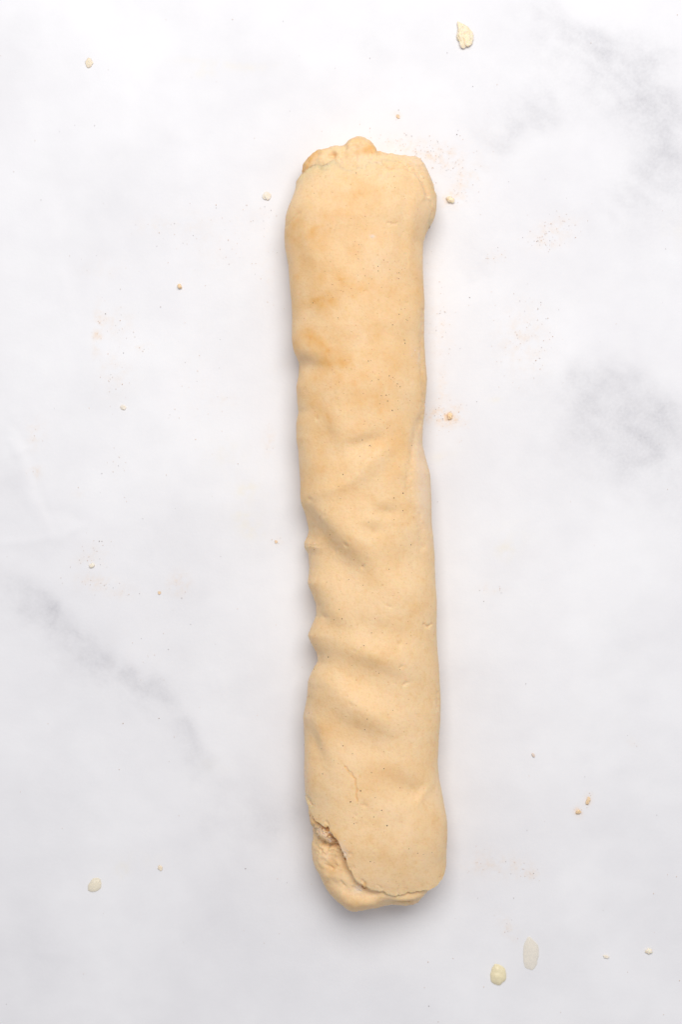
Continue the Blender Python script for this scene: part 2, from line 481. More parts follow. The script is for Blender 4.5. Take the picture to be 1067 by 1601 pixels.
def tube(left, right, height, start, end, rows, ntop, nbot, cap0, cap1, zc_frac=0.40, floor=0.0, wide=None):
    """a fat sheet or core swept down the picture; start/end are outline curves across it.
    cap: ('round', R px) closes with a half-round nose, ('lip', thickness m) turns the edge under"""
    t, zf = section(ntop, nbot)
    sx = start[0][0] + (t + 1) / 2 * (start[-1][0] - start[0][0])
    s_arr = np.array(start, float)
    e_arr = np.array(end, float)
    sy = np.interp(sx, s_arr[:, 0], s_arr[:, 1])
    ex = end[0][0] + (t + 1) / 2 * (end[-1][0] - end[0][0])
    ey = np.interp(ex, e_arr[:, 0], e_arr[:, 1])
    R0 = cap0[1] if cap0[0] == 'round' else 0
    R1 = cap1[1] if cap1[0] == 'round' else 0
    u = np.linspace(0, 1, rows)[:, None]
    Y = (sy + R0) + u * ((ey - R1) - (sy + R0))
    L, R = left(Y), right(Y)
    X = (L + R) / 2 + t * (R - L) / 2
    if wide:                                  # small wobbles of the outline stay near the flanks
        L2, R2 = wide[0](Y), wide[1](Y)
        X = (L2 + R2) / 2 + t * (R2 - L2) / 2 + (L - L2) * np.exp(-((t + 1) / 0.22) ** 2) + (R - R2) * np.exp(-((1 - t) / 0.30) ** 2)

    def blend(w):
        return w * w * (3 - 2 * w)
    w0 = blend(np.clip(1 - (Y - (sy + R0)) / 60, 0, 1))
    w1 = blend(np.clip(1 - ((ey - R1) - Y) / 60, 0, 1))
    X = X * (1 - w0) + sx * w0
    X = X * (1 - w1) + ex * w1
    H = height(Y)

    def zof(Hh):
        zc = Hh * zc_frac
        return np.where(zf >= 0, zc + (Hh - zc) * zf, zc + (zc - floor) * zf)
    Z = zof(H)
    Xs, Ys, Zs = [X], [Y], [Z]
    nrm_t = np.sign(t) * np.abs(t) ** 1.6
    if cap1[0] == 'round':
        ph = np.linspace(0, math.pi / 2, 26)[1:, None]
        zm = H[-1] * zc_frac
        Xs.append(np.repeat(X[-1:], 25, 0))
        Ys.append(Y[-1] + R1 * np.sin(ph))
        Zs.append(zm + (Z[-1] - zm) * np.cos(ph) ** 0.85)
    else:
        th = cap1[1]
        ph = np.linspace(0, math.pi, 12)[1:, None]
        th = th(t) if callable(th) else th
        off = th / 2 * (1 - np.cos(ph))
        Xs.append(X[-1] - nrm_t * off / KR)
        Ys.append(Y[-1] + 0.8 * th / 2 / KR * np.sin(ph) * (1 - t * t))
        Zs.append(Z[-1] - zf * off)
        bk = np.array([4, 10, 20, 34, 50.0])[:, None]
        Xs.append(np.repeat(X[-1:] - nrm_t * th / KR, 5, 0))
        Ys.append(Y[-1] - bk)
        Zs.append(np.repeat(Z[-1:] - zf * th, 5, 0))
    if cap0[0] == 'round':
        ph = np.linspace(math.pi / 2, 0, 26)[:-1, None]
        zm = H[0] * zc_frac
        Xs.insert(0, np.repeat(X[:1], 25, 0))
        Ys.insert(0, Y[0] - R0 * np.sin(ph))
        Zs.insert(0, zm + (Z[0] - zm) * np.cos(ph) ** 0.85)
    else:
        th = cap0[1]
        ph = np.linspace(math.pi, 0, 12)[:-1, None]
        th = th(t) if callable(th) else th
        off = th / 2 * (1 - np.cos(ph))
        Xs.insert(0, X[0] - nrm_t * off / KR)
        Ys.insert(0, Y[0] - 0.8 * th / 2 / KR * np.sin(ph) * (1 - t * t))
        Zs.insert(0, Z[0] - zf * off)
        bk = np.array([50, 34, 20, 10, 4.0])[:, None]
        Xs.insert(0, np.repeat(X[:1] - nrm_t * th / KR, 5, 0))
        Ys.insert(0, Y[0] + bk)
        Zs.insert(0, np.repeat(Z[:1] - zf * th, 5, 0))
    return np.concatenate(Xs), np.concatenate(Ys), np.concatenate(Zs), zf


def grid_normals(P):
    du = np.gradient(P, axis=0)
    dv = (np.roll(P, -1, 1) - np.roll(P, 1, 1)) / 2
    n = np.cross(dv, du)
    l = np.linalg.norm(n, axis=-1, keepdims=True)
    return n / np.maximum(l, 1e-12)


# relief of the roll: (cx, cy, along, across, angle, millimetres)
RELIEF = [
    (515, 880, 50, 17, 42, -0.8), (610, 925, 40, 22, 10, 0.6),
    (562, 1096, 36, 12, 27, 1.3), (572, 1068, 40, 13, 24, -1.0), (590, 1022, 42, 13, 18, 0.9), (555, 1150, 40, 18, 25, -0.5),
    (575, 695, 20, 15, -20, -1.1), (572, 726, 30, 6, -50, 0.7), (528, 757, 30, 6, -24, 0.7), (600, 745, 30, 20, -40, 0.4),
    (606, 797, 15, 8, 5, -0.9), (583, 826, 14, 8, 0, -0.7), (625, 810, 24, 10, 30, 0.4),
    (513, 670, 10, 22, -12, -0.5), (535, 655, 22, 12, -30, 0.7), (500, 700, 8, 20, -10, -0.5),
    (470, 568, 22, 9, 12, -1.2), (485, 545, 22, 12, 10, 0.6), (468, 640, 14, 8, 0, -0.6), (472, 600, 16, 14, 0, 0.5),
    (500, 950, 20, 12, 12, -0.4), (497, 915, 24, 12, 14, 0.5), (505, 985, 24, 11, 18, 0.3), (540, 738, 60, 15, -30, 1.0), (560, 705, 40, 12, -30, -0.5), (504, 1030, 20, 11, 14, -0.5),
    (510, 1060, 30, 13, 20, 0.9), (490, 1150, 8, 26, -14, -0.8), (500, 1090, 24, 10, 25, 0.5), (490, 805, 20, 9, 45, -0.8),
    (497, 770, 20, 8, -20, 0.5), (484, 790, 10, 16, 0, -0.5),
    (648, 1238, 14, 9, 35, -0.9), (662, 1246, 4, 12, 35, 0.7), (610, 1230, 30, 18, 20, -0.4), (640, 1310, 8, 22, 20, 0.35),
    (622, 1300, 6, 22, 18, -0.35), (620, 1190, 50, 16, 15, 0.5), (520, 1240, 20, 26, 0, 0.4),
    (480, 330, 26, 8, -35, 0.5), (468, 345, 22, 5, -50, -0.4), (500, 380, 16, 26, -10, -0.4), (520, 440, 40, 12, -25, 0.4),
    (480, 480, 14, 30, 0, -0.5), (560, 600, 50, 14, -20, 0.4), (600, 640, 50, 12, -18, -0.5), (600, 560, 40, 20, -10, 0.3),
    (648, 320, 8, 34, 6, 0.6), (632, 350, 7, 40, 4, -0.5), (655, 375, 7, 22, 0, -0.5), (560, 290, 50, 12, 0, 0.3),
    (520, 270, 26, 8, -10, -0.4), (600, 262, 24, 6, 12, 0.4),
    (545, 1010, 40, 12, 24, 0.3), (640, 1000, 24, 40, 0, 0.3), (660, 1110, 12, 40, 0, -0.3),
]
CREASES = [  # (points, sigma px, millimetres)
    ([(657, 655), (645, 709), (637, 751), (640, 770), (656, 807), (663, 855)], 4.0, -0.55),
    ([(664, 480), (661, 560), (664, 610), (660, 660)], 2.2, -0.4),
    ([(539, 1198), (547, 1206), (551, 1213), (556, 1217), (556, 1226), (559, 1233), (557, 1241), (559, 1252)], 0.8, -0.5),
    ([(688, 1088), (687, 1112)], 1.6, -0.4),
    ([(665, 977), (668, 981), (673, 982), (677, 978)], 1.3, -0.7),
    ([(447, 345), (458, 336), (468, 330)], 1.6, -0.3),
    ([(497, 256), (503, 260), (510, 259)], 1.6, -0.25), ([(592, 238), (595, 250), (598, 255)], 1.8, -0.8),
    ([(520, 273), (535, 271), (545, 275)], 1.6, -0.25), ([(608, 348), (620, 349)], 1.6, -0.35), ([(635, 395), (638, 412)], 1.4, -0.2),
    ([(510, 1286), (514, 1292), (513, 1298)], 1.2, -0.5), ([(536, 1333), (546, 1335), (551, 1334)], 1.1, -0.45),
    ([(546, 1357), (553, 1356)], 1.1, -0.35), ([(567, 1377), (571, 1382), (571, 1388)], 1.4, -0.6), ([(622, 1392), (624, 1400)], 1.0, -0.3),
    ([(590, 1385), (598, 1391)], 1.0, -0.25), ([(637, 1391), (639, 1397)], 1.0, -0.3),
    ([(606, 259), (634, 259), (651, 265), (663, 280), (671, 299)], 2.6, -0.9), ([(600, 270), (630, 268), (646, 274), (656, 286), (663, 303)], 4.0, 0.8),
    ([(476, 1250), (481, 1254), (486, 1262)], 1.5, -0.6), ([(677, 310), (680, 325), (676, 340)], 1.5, -0.35),
]
PITS = [(541, 852, 2.6, .9), (567.5, 886, 2.4, .9), (487, 780, 2.5, .6), (511, 805, 2.5, .4), (585, 832, 2.5, .4), (609, 948, 2, .5),
        (625, 1007, 2.3, .6), (637, 1068, 2.2, .6), (633, 1071, 2, .5), (555, 1017, 2, .4), (627, 1042, 2, .6), (570, 1258, 2.5, .5),
        (556, 1274, 2, .4), (519, 862, 2.5, .4), (506, 966, 3, .5), (520, 1066, 2, .4), (594, 250, 2.2, .5), (613, 271, 2.2, .5),
        (564, 305, 2, .4), (579, 303, 2.5, .3), (573, 455, 2, .4), (494, 653, 2.5, .5), (545, 1405, 2, .3), (551, 1102, 2.4, .4)]


STEPS = [  # (cx, cy, along, width, angle, millimetres, reach): banks that fall away to the lower left
    (534, 855, 48, 15, 41, 2.5, 40), (514, 668, 24, 11, 66, 0.4, 24), (592, 1042, 38, 9, 22, 0.75, 26), (570, 1134, 34, 10, 20, 0.85, 26),
    (606, 796, 13, 6, 8, 0.5, 14), (583, 824, 12, 6, 8, 0.4, 14), (518, 966, 20, 9, 32, 0.8, 22), (492, 1156, 24, 7, 60, 0.8, 20),
    (572, 684, 22, 6, -14, 0.5, 16), (530, 760, 28, 4, -24, -0.35, 14), (572, 1100, 34, 8, 27, -0.45, 20), (625, 905, 36, 16, 15, -0.7, 34),
    (600, 720, 40, 7, -48, 0.3, 20), (486, 560, 22, 8, 20, 0.5, 22), (480, 395, 30, 9, 75, 0.4, 24), (640, 1222, 26, 9, 25, 0.5, 22), (590, 1160, 50, 14, 15, 0.4, 34),
    (500, 812, 22, 8, 40, 0.7, 22), (616, 980, 40, 10, 20, 0.35, 26), (655, 640, 22, 7, 60, 0.4, 20), (560, 515, 60, 16, -10, 0.3, 40), (565, 345, 60, 16, -18, 0.3, 40)]


def relief(x, y, top):
    d = np.zeros_like(x)
    for cx, cy, a, b, an, mm in RELIEF:
        fx, fy = feat(cx, cy)
        d += mm * blob(x, y, fx, fy, a, b, an)
    for cx, cy, a, w, an, mm, reach in STEPS:
        fx, fy = feat(cx, cy)
        c, s = math.cos(math.radians(an)), math.sin(math.radians(an))
        u = (x - fx) * c + (y - fy) * s
        v = -(x - fx) * s + (y - fy) * c
        d -= 1.75 * mm * np.tanh(v / (1.35 * w)) * np.exp(-0.5 * (v / reach) ** 2 - 0.5 * (u / a) ** 2)
    jx = x + 1.6 * fbm(x, y, 7, 2, 201)
    jy = y + 1.6 * fbm(x, y, 7, 2, 202)
    for pts, sg, mm in CREASES:
        P = np.array(pts, float)
        fx, fy = feat(P[:, 0], P[:, 1])
        x0, x1, y0, y1 = fx.min() - 14, fx.max() + 14, fy.min() - 14, fy.max() + 14
        m = (x > x0) & (x < x1) & (y > y0) & (y < y1)
        if m.any():
            q, s_, par = polydist(jx[m], jy[m], list(zip(fx, fy)))
            d[m] += mm * np.exp(-0.5 * (q / sg) ** 2)
    pits = list(PITS)
    r2 = np.random.default_rng(7)
    for i in range(110):
        pits.append((r2.uniform(470, 690), r2.uniform(255, 1390), r2.uniform(0.8, 1.4), r2.uniform(0.08, 0.25)))
    for cx, cy, r, mm in pits:
        fx, fy = feat(cx, cy)
        m = (np.abs(x - fx) < 4 * r) & (np.abs(y - fy) < 4 * r)
        if m.any():
            d[m] -= 0.75 * mm * blob(x[m], y[m], fx, fy, r * 1.2, r * 0.85, (cx * 37) % 180)
    d += 0.75 * fbm(x, y, 95, 2, 301) + 0.10 * fbm(x, y, 26, 2, 302) + 0.03 * fbm(x, y, 7, 2, 303)
    return d * 0.001


def skin(name, X, Y, Z, zf, disp_fn, stain_fn, parent, closed_caps):
    P = np.stack([(X - CX) * KR, -(Y - CY) * KR, Z], -1)
    n = grid_normals(P)
    if n[:, :, 2][len(n) // 2, np.argmax(zf)] < 0:
        n = -n
        flip = True
    else:
        flip = False
    w = np.clip((zf + 0.35) / 0.6, 0, 1)[None, :]
    d = disp_fn(X, Y) * w
    P = P + n * d[..., None]
    P[:, :, 2] = np.maximum(P[:, :, 2], 0.0002)
    nr, nc = X.shape
    idx = np.arange(nr * nc).reshape(nr, nc)
    nx = np.roll(idx, -1, 1)
    F = np.stack([idx[:-1], nx[:-1], nx[1:], idx[1:]], -1).reshape(-1, 4)
    if flip:
        F = F[:, ::-1]
    o = mesh_object(name, P.reshape(-1, 3), F, M_DOUGH, parent)
    st, pale = stain_fn(X, Y)
    attr(o, 'stain', st.ravel())
    attr(o, 'pale', pale.ravel())
    return o, P


roll = bpy.data.objects.new('dough_roll', None)
roll['label'] = 'long tan log of rolled dough with a torn overlapping flap at its lower end'
roll['category'] = 'dough roll'
col.objects.link(roll)

lf = smooth_interp(LEFT, 1.4)
rf = smooth_interp(RIGHT, 2.5)
hf = smooth_interp(HEIGHT, 10)
lf_wide = smooth_interp(LEFT, 26)
rf_wide = smooth_interp(RIGHT, 26)


def fpts(pts, z):
    out = []
    for p in pts:
        a, b = feat(p[0], p[1], p[2] if len(p) > 2 else z)
        out.append((float(a), float(b)))
    return out


# torn edge of the outer sheet at the lower end, from the left flank over the top to the right flank
EDGE_LOW = [(478, 1246)] + fpts([(481, 1256, .017), (486, 1268, .0205), (492, 1281, .024), (501, 1288, .0275), (509, 1293, .030), (512, 1290, .031), (515, 1295), (522, 1304), (529, 1310),
            (533, 1320), (536, 1328), (538, 1335), (541, 1335), (543, 1348), (547, 1357), (549, 1356), (552, 1366), (558, 1374),
            (567, 1379), (570, 1383), (573, 1382), (580, 1387), (590, 1390), (600, 1391), (606, 1395), (614, 1398), (622, 1399), (624, 1397),
            (628, 1398), (636, 1397), (639, 1394), (643, 1396), (652, 1394, .029), (662, 1393, .027), (670, 1391, .0245), (676, 1388.5, .022), (682, 1384, .019), (687, 1378, .0165)], 0.031) + [(691.5, 1371), (695, 1363), (697.5, 1355), (699, 1345), (699.3, 1335)]
EDGE_TOP = [(464, 284), (470, 276)] + fpts([(478, 267, .0165), (486, 260, .020), (494, 254, .0225), (498, 253, .024), (502, 257), (508, 255), (516, 250), (530, 246), (545, 244), (560, 243),
            (575, 241), (588, 240), (592, 245), (596, 250), (610, 252), (624, 258), (634, 262), (645, 265, .0235), (655, 272, .0205), (663, 282, .017)], 0.026) + [(672, 294), (684, 306)]
EDGE_TOP[0] = (float(lf(284)), 284)
EDGE_TOP[-1] = (float(rf(306)), 306)
EDGE_LOW[0] = (float(lf(1246)), 1246)
EDGE_LOW[-1] = (float(rf(1335)), 1335)


def roughen(pts, amp, seed):
    p = np.array(pts, float)
    xs = p[0, 0] + (p[-1, 0] - p[0, 0]) * (1 - np.cos(np.linspace(0, np.pi, 400))) / 2
    ys = np.interp(xs, p[:, 0], p[:, 1])
    env = np.clip(np.minimum(xs - xs[0], xs[-1] - xs) / 12, 0, 1)
    ys = ys + env * amp * (fbm(xs, xs * 0, 9, 3, seed) + 0.8 * fbm(xs, xs * 0, 3.5, 2, seed + 5))
    return list(zip(xs, ys))


STAINS = [  # (cx, cy, sx, sy, ang, strength) cinnamon grease soaked into the outer sheet
    (462, 345, 16, 9, -50, .55), (495, 362, 26, 16, -30, .42), (520, 340, 34, 10, -25, .34), (478, 380, 18, 14, 0, .38), (470, 415, 12, 18, 0, .25),
    (540, 300, 30, 8, 0, .22), (577, 300, 16, 10, 0, .3), (600, 375, 22, 14, 30, .3), (535, 435, 22, 9, 0, .45), (515, 465, 12, 9, 0, .55), (560, 455, 16, 8, -20, .3),
    (490, 470, 16, 8, 0, .35), (480, 530, 18, 14, 0, .5), (505, 540, 12, 12, 0, .42), (518, 572, 24, 12, -10, .5), (540, 590, 26, 12, 0, .3),
    (575, 525, 16, 12, 0, .25), (620, 560, 26, 16, -30, .3), (570, 620, 18, 12, -30, .32), (515, 660, 14, 16, -20, .4), (500, 690, 12, 26, -10, .36),
    (590, 690, 12, 8, 30, .4), (560, 670, 16, 8, 0, .25), (507, 735, 8, 10, 0, .28), (610, 735, 16, 10, 0, .25), (480, 620, 14, 16, 0, .2),
    (505, 450, 60, 70, 0, .24), (530, 570, 65, 80, 0, .26), (550, 1050, 60, 120, 0, .10), (625, 420, 26, 60, 0, .14), (655, 460, 8, 24, 0, .3), (660, 340, 12, 20, 0, .12),
    (660, 590, 7, 30, 0, .25), (485, 745, 16, 20, 0, .25), (545, 780, 60, 50, 0, .14), (630, 660, 24, 40, 0, .18), (560, 1155, 40, 16, 0, .10), (510, 1137, 10, 8, 0, .22), (600, 1210, 40, 14, 0, .16),
    (620, 925, 40, 60, 0, .05), (615, 255, 20, 8, 0, .2), (625, 400, 5, 5, 0, .3)]
PALES = [(664, 775, 9, 42, -4, .5), (660, 705, 8, 30, 0, .3), (666, 325, 14, 18, 0, .16), (583, 370, 2.6, 2.0, 0, 1.0), (658, 555, 2, 6, 0, .5),
         (478, 1120, 8, 10, 0, .25), (478, 1215, 4, 20, 0, .35), (600, 410, 30, 30, 0, .1), (650, 545, 5, 10, 0, .2), (655, 262, 14, 8, 30, .25)]


def stain_outer(x, y):
    s = np.zeros_like(x)
    p = np.zeros_like(x)
    for cx, cy, sx, sy, an, a in STAINS:
        fx, fy = feat(cx, cy)
        s += a * blob(x, y, fx, fy, sx, sy, an)
    s += np.clip((820 - y) / 160, 0.25, 1) * 0.30 * np.clip(0.1 + fbm(x, y, 52, 3, 405), 0, 1)
    s *= 0.95 * np.clip(0.85 + 0.65 * fbm(x, y, 26, 3, 401), 0.15, 1.5)
    for cx, cy, sx, sy, an, a in PALES:
        fx, fy = feat(cx, cy)
        p += a * blob(x, y, fx, fy, sx, sy, an)
    # brown drawn along the cracks and along the torn edge
    for pts, w, a in (([(539, 1198), (551, 1213), (556, 1217), (556, 1226), (559, 1233), (557, 1241), (559, 1252)], 1.0, .55), ([(510, 1292), (526, 1306), (536, 1326)], 2.2, .55), ([(571, 1383), (570, 1386)], 2.5, .9)):
        P = np.array(pts, float)
        fx, fy = feat(P[:, 0], P[:, 1], 0.032)
        q, s_, par = polydist(x, y, list(zip(fx, fy)))
        s += a * np.exp(-0.5 * (q / w) ** 2)
    q, s_, par = polydist(x, y, fpts([(533, 1318), (538, 1332), (541, 1338)], 0.032))
    p += .5 * np.exp(-0.5 * (q / 3) ** 2)
    return np.clip(s, 0, 1), np.clip(p, 0, 1)


X, Y, Z, zf = tube(lf, rf, hf, roughen(EDGE_TOP, 2.2, 71), roughen(EDGE_LOW, 1.5, 75), 1150, 250, 60, ('lip', lambda t: 0.0012 + 0.0022 * np.clip(t * 2 - 0.2, 0, 1)), ('lip', lambda t: 0.0046 - 0.0022 * np.abs(t) ** 3), wide=(lf_wide, rf_wide))
outer, P_OUT = skin('outer_sheet', X, Y, Z, zf, lambda x, y: relief(x, y, True), stain_outer, roll, False)
outer['label'] = 'smooth tan outer sheet of dough with a cracked torn edge'
XY_OUT = (X, Y, zf)

# the inner dough that shows at both ends
CL = smooth_interp([(490, 262), (462, 300), (458, 350), (463, 450), (474, 560), (476, 700), (484, 780), (494, 840), (500, 960), (504, 1030), (492, 1080),
                    (484, 1130), (484, 1200), (480, 1240), (478, 1258), (479, 1279), (486, 1305), (489, 1331)], 5)
CR = smooth_interp([(679, 285), (677, 302), (669, 345), (652, 381), (654, 500), (656, 590), (652, 660), (656, 720), (664, 780), (668, 860), (674, 1000), (678, 1100),
                    (674, 1190), (684, 1260), (688, 1330), (686, 1360)], 5)
CH = smooth_interp([(0.0235, 225), (0.0258, 247), (0.0288, 275), (0.0302, 310), (0.0298, 500), (0.029, 800), (0.0298, 1150), (0.0320, 1230), (0.0328, 1295), (0.0321, 1340), (0.0292, 1385), (0.0262, 1420)], 8)
CORE_TOP = [(474, 284), (473.5, 268), (476, 256), (482, 247), (489, 239), (496, 234), (505, 231), (518, 229), (530, 228.5), (537, 228), (541, 226), (545, 220), (550, 216), (556, 214), (562, 213.5),
            (570, 216), (578, 221), (584, 226), (588, 231), (590, 237), (600, 238), (612, 239), (626, 242), (639, 243.5), (650, 244), (659, 247), (664, 254), (669, 264), (674, 276), (679, 288)]
CORE_TOP = [(470 + i * 0.0 + (p[0] - 470), p[1]) for i, p in enumerate(CORE_TOP)]
xs_ = [p[0] for p in CORE_TOP]
for i in range(1, len(xs_)):
    if xs_[i] <= xs_[i - 1]:
        xs_[i] = xs_[i - 1] + 0.4
CORE_TOP = [(x, p[1]) for x, p in zip(xs_, CORE_TOP)]
CORE_LOW = [(489, 1331), (492, 1346), (495, 1357), (500, 1368), (505.6, 1378), (511, 1388), (516, 1397), (524, 1405), (532, 1411), (539, 1418), (545, 1422.5), (555.5, 1424.5), (576, 1421.5),
            (597, 1416.5), (613, 1414), (624, 1415), (634, 1416.5), (647, 1415), (654, 1411), (659, 1405), (664, 1398), (672, 1388), (680, 1375), (686, 1360)]

CORE_RELIEF = [
    (519, 241, 5, 3.5, 0, -2.2), (539, 234, 3, 8, 15, -1.0), (565, 228, 18, 9, 10, 0.9), (505, 240, 16, 6, -10, 1.0), (482, 258, 10, 6, -55, 0.8),
    (592, 240, 3, 9, -10, -0.7), (635, 252, 24, 5, 12, 0.7), (662, 272, 18, 4, 50, 0.8), (640, 256, 24, 7, 26, -1.1), (548, 240, 14, 8, 0, 0.5), (556, 232, 4, 9, 30, -0.6), (500, 250, 14, 5, -15, 0.6), (615, 246, 14, 5, 0, 0.5), (628, 250, 4, 6, 20, -0.6),
    (515, 1308, 13, 6.5, 38, 2.4), (497, 1290, 5, 12, -10, -1.6), (489, 1283, 4, 10, -14, 1.2), (503, 1297, 8, 4, 45, 1.0), (501, 1316, 12, 3.0, 12, -1.9), (519, 1320, 8, 3.0, -15, -1.8),
    (509, 1343, 11, 17, -20, 1.4), (519, 1352, 4, 11, 10, -1.2), (535, 1345, 10, 26, -22, -1.2), (503, 1362, 6, 14, -24, 0.6), (530, 1375, 24, 8, 35, 0.6),
    (560, 1394, 34, 5, 18, -0.8), (545, 1404, 20, 8, 20, 0.9), (580, 1410, 26, 5, -8, 0.7), (625, 1411, 22, 3, 0, -0.9), (640, 1404, 20, 4, -8, 0.8), (615, 1402, 26, 4, 5, 0.4), (487, 1308, 4, 6, 0, -.6)]


def core_disp(x, y):
    d = np.zeros_like(x)
    for cx, cy, a, b, an, mm in CORE_RELIEF:
        fx, fy = feat(cx, cy, 0.026)
        d += mm * blob(x, y, fx, fy, a, b, an)
    for pts, sg, mm in [([(513, 1352), (521, 1358), (526, 1352)], 1.4, -.8), ([(500, 1350), (504, 1358)], 1.5, -.5), ([(514, 1376), (512, 1382)], 1.5, -.5),
                        ([(534, 1378), (538, 1384)], 1.6, -.6), ([(624, 1411), (640, 1413)], 1.2, -.7), ([(492, 1322), (500, 1318), (512, 1323), (522, 1321)], 1.6, -1.0),
                        ([(552, 1386), (562, 1392)], 1.5, -.4), ([(490, 1300), (494, 1312)], 1.3, -.5)]:
        P = np.array(pts, float)
        fx, fy = feat(P[:, 0], P[:, 1], 0.026)
        q, s_, par = polydist(x + 1.2 * fbm(x, y, 6, 2, 211), y, list(zip(fx, fy)))
        d += mm * np.exp(-0.5 * (q / sg) ** 2)
    q, s_, par = polydist(x, y, fpts([(479, 1262), (488, 1284), (499, 1294), (512, 1304), (526, 1318), (534, 1338), (541, 1358), (552, 1378), (568, 1391), (588, 1398)], 0.028))
    d -= 0.7 * np.exp(-0.5 * (q / 3.0) ** 2)
    rough = blob(x, y, 508, 1305, 24, 16, 30)
    topr = np.clip((285 - y) / 30, 0, 1)
    d += topr * (0.45 * fbm(x, y, 14, 3, 315) + 0.15 * fbm(x, y, 5, 2, 316))
    d += 0.4 * fbm(x, y, 45, 2, 311) + 0.22 * fbm(x, y, 16, 3, 312) + (0.06 + 1.1 * rough) * fbm(x, y, 5, 2, 313)
    return d * 0.001


def stain_core(x, y):
    s = np.zeros_like(x)
    p = np.zeros_like(x)
    for cx, cy, sx, sy, an, a in [(475, 264, 5, 14, 25, 2.0), (487, 240, 16, 5, -35, 1.1), (583, 230, 7, 7, 30, .9), (573, 236, 13, 4, -10, .8), (556, 217, 14, 5, 0, .5),
                                  (520, 243, 4, 3, 0, .4), (526, 1312, 12, 6, 50, .7), (514, 1297, 12, 4, 40, .8), (506, 1309, 14, 7, 30, .35), (494, 1288, 5, 9, -20, .5), (520, 1354, 4, 8, 0, .45), (560, 1412, 26, 8, 0, .25),
                                  (510, 1395, 12, 12, 0, .2), (495, 1325, 8, 10, 0, .2), (571, 1388, 3, 3, 0, .9)]:
        fx, fy = feat(cx, cy, 0.026)
        s += a * blob(x, y, fx, fy, sx, sy, an)
    for cx, cy, sx, sy, an, a in [(511, 1303, 11, 4.5, 35, .3), (519, 1313, 6, 4, 30, .22), (497, 1302, 5, 5, 0, .3), (560, 1389, 6, 4, 0, .6), (513, 1338, 6, 6, 0, .2), (655, 250, 14, 10, 0, .35)]:
        fx, fy = feat(cx, cy, 0.026)
        p += a * blob(x, y, fx, fy, sx, sy, an)
    return np.clip(s, 0, 1), np.clip(p, 0, 1)


X2, Y2, Z2, zf2 = tube(CL, CR, CH, CORE_TOP, CORE_LOW, 900, 190, 40, ('round', 20), ('round', 34))
inner, P_IN = skin('inner_dough', X2, Y2, Z2, zf2, core_disp, stain_core, roll, True)
inner['label'] = 'lumpy inner dough showing beyond the sheet at both ends'


# ------------------------------------------------------------------ specks, grains and crumbs
ICO_V, ICO_F = None, None


def ico():
    p = (1 + 5 ** 0.5) / 2
    v = np.array([(-1, p, 0), (1, p, 0), (-1, -p, 0), (1, -p, 0), (0, -1, p), (0, 1, p), (0, -1, -p), (0, 1, -p), (p, 0, -1), (p, 0, 1), (-p, 0, -1), (-p, 0, 1)], float)
    v /= np.linalg.norm(v[0])
    f = np.array([(0, 11, 5), (0, 5, 1), (0, 1, 7), (0, 7, 10), (0, 10, 11), (1, 5, 9), (5, 11, 4), (11, 10, 2), (10, 7, 6), (7, 1, 8),
                  (3, 9, 4), (3, 4, 2), (3, 2, 6), (3, 6, 8), (3, 8, 9), (4, 9, 5), (2, 4, 11), (6, 2, 10), (8, 6, 7), (9, 8, 1)])
    return v, f


ICO_V, ICO_F = ico()


def grains(name, pts, mat, parent=None, flat=0.6, normals=None):
    """pts: (x, y, z, radius); all grains in one uncountable sprinkle"""
    V, F = [], []
    for i, (x, y, z, r) in enumerate(pts):
        jit = 1 + 0.35 * (rng.random((12, 1)) - 0.5)
        sc = np.array([rng.uniform(.7, 1.4), rng.uniform(.7, 1.4), flat])
        a = rng.uniform(0, math.pi)
        v = ICO_V * jit * sc * r
        c, s = math.cos(a), math.sin(a)
        v = np.stack([v[:, 0] * c - v[:, 1] * s, v[:, 0] * s + v[:, 1] * c, v[:, 2]], -1)
        V.append(v + np.array([x, y, z]))
        F.append(ICO_F + 12 * i)
    return mesh_object(name, np.concatenate(V), np.concatenate(F), mat, parent, smooth=True)


top_mask = np.where(XY_OUT[2] > 0.25)[0]
SX, SY = XY_OUT[0][20:-20][:, top_mask], XY_OUT[1][20:-20][:, top_mask]
SP = P_OUT[20:-20][:, top_mask]


def on_roll(px, py):
    fx, fy = feat(px, py)
    k = np.argmin((SX - fx) ** 2 + (SY - fy) ** 2)
    return SP.reshape(-1, 3)[k]


KNOWN = [(557, 268), (537, 246), (539, 253), (492, 300), (561, 383), (521, 445), (489, 472), (561, 405), (591, 417), (592, 424), (625, 425), (624, 434), (628, 482), (624, 491), (637, 499),
         (529, 497), (634, 530), (635, 535), (614, 507), (576, 565), (582, 596), (592, 594), (609, 587), (597, 619), (604, 618), (594, 631), (607, 627), (622, 600), (626, 604), (614, 645 - 4),
         (579, 697), (567, 688), (538, 742), (631, 771), (616, 779), (631, 798), (617, 812), (516, 836), (609, 890), (567, 884), (553, 875), (568, 915), (644, 852), (532, 953), (536, 968),
         (523, 970), (513, 1029), (581, 989), (636, 1187 - 180), (513, 1028), (625, 1047), (575, 1123), (571, 1140), (614, 1110), (536, 1166), (502, 1173), (505, 1212), (549, 1253),
         (597, 1266), (587, 1246), (601, 1201), (581, 1208), (548, 1253), (564, 1236), (554, 1287), (640, 1327), (677, 1336), (579, 1346), (654, 1335), (663, 1337), (605, 1290), (482, 1119)]
r3 = np.random.default_rng(23)
dark, brown = [], []
for px, py in KNOWN:
    x, y, z = on_roll(px, py)
    dark.append((x, y, z, r3.uniform(0.00017, 0.00029)))
for i in range(130):
    px, py = r3.uniform(462, 684), r3.uniform(258, 1385)
    x, y, z = on_roll(px, py)
    (dark if r3.random() < 0.25 else brown).append((x, y, z, r3.uniform(0.00010, 0.00022)))
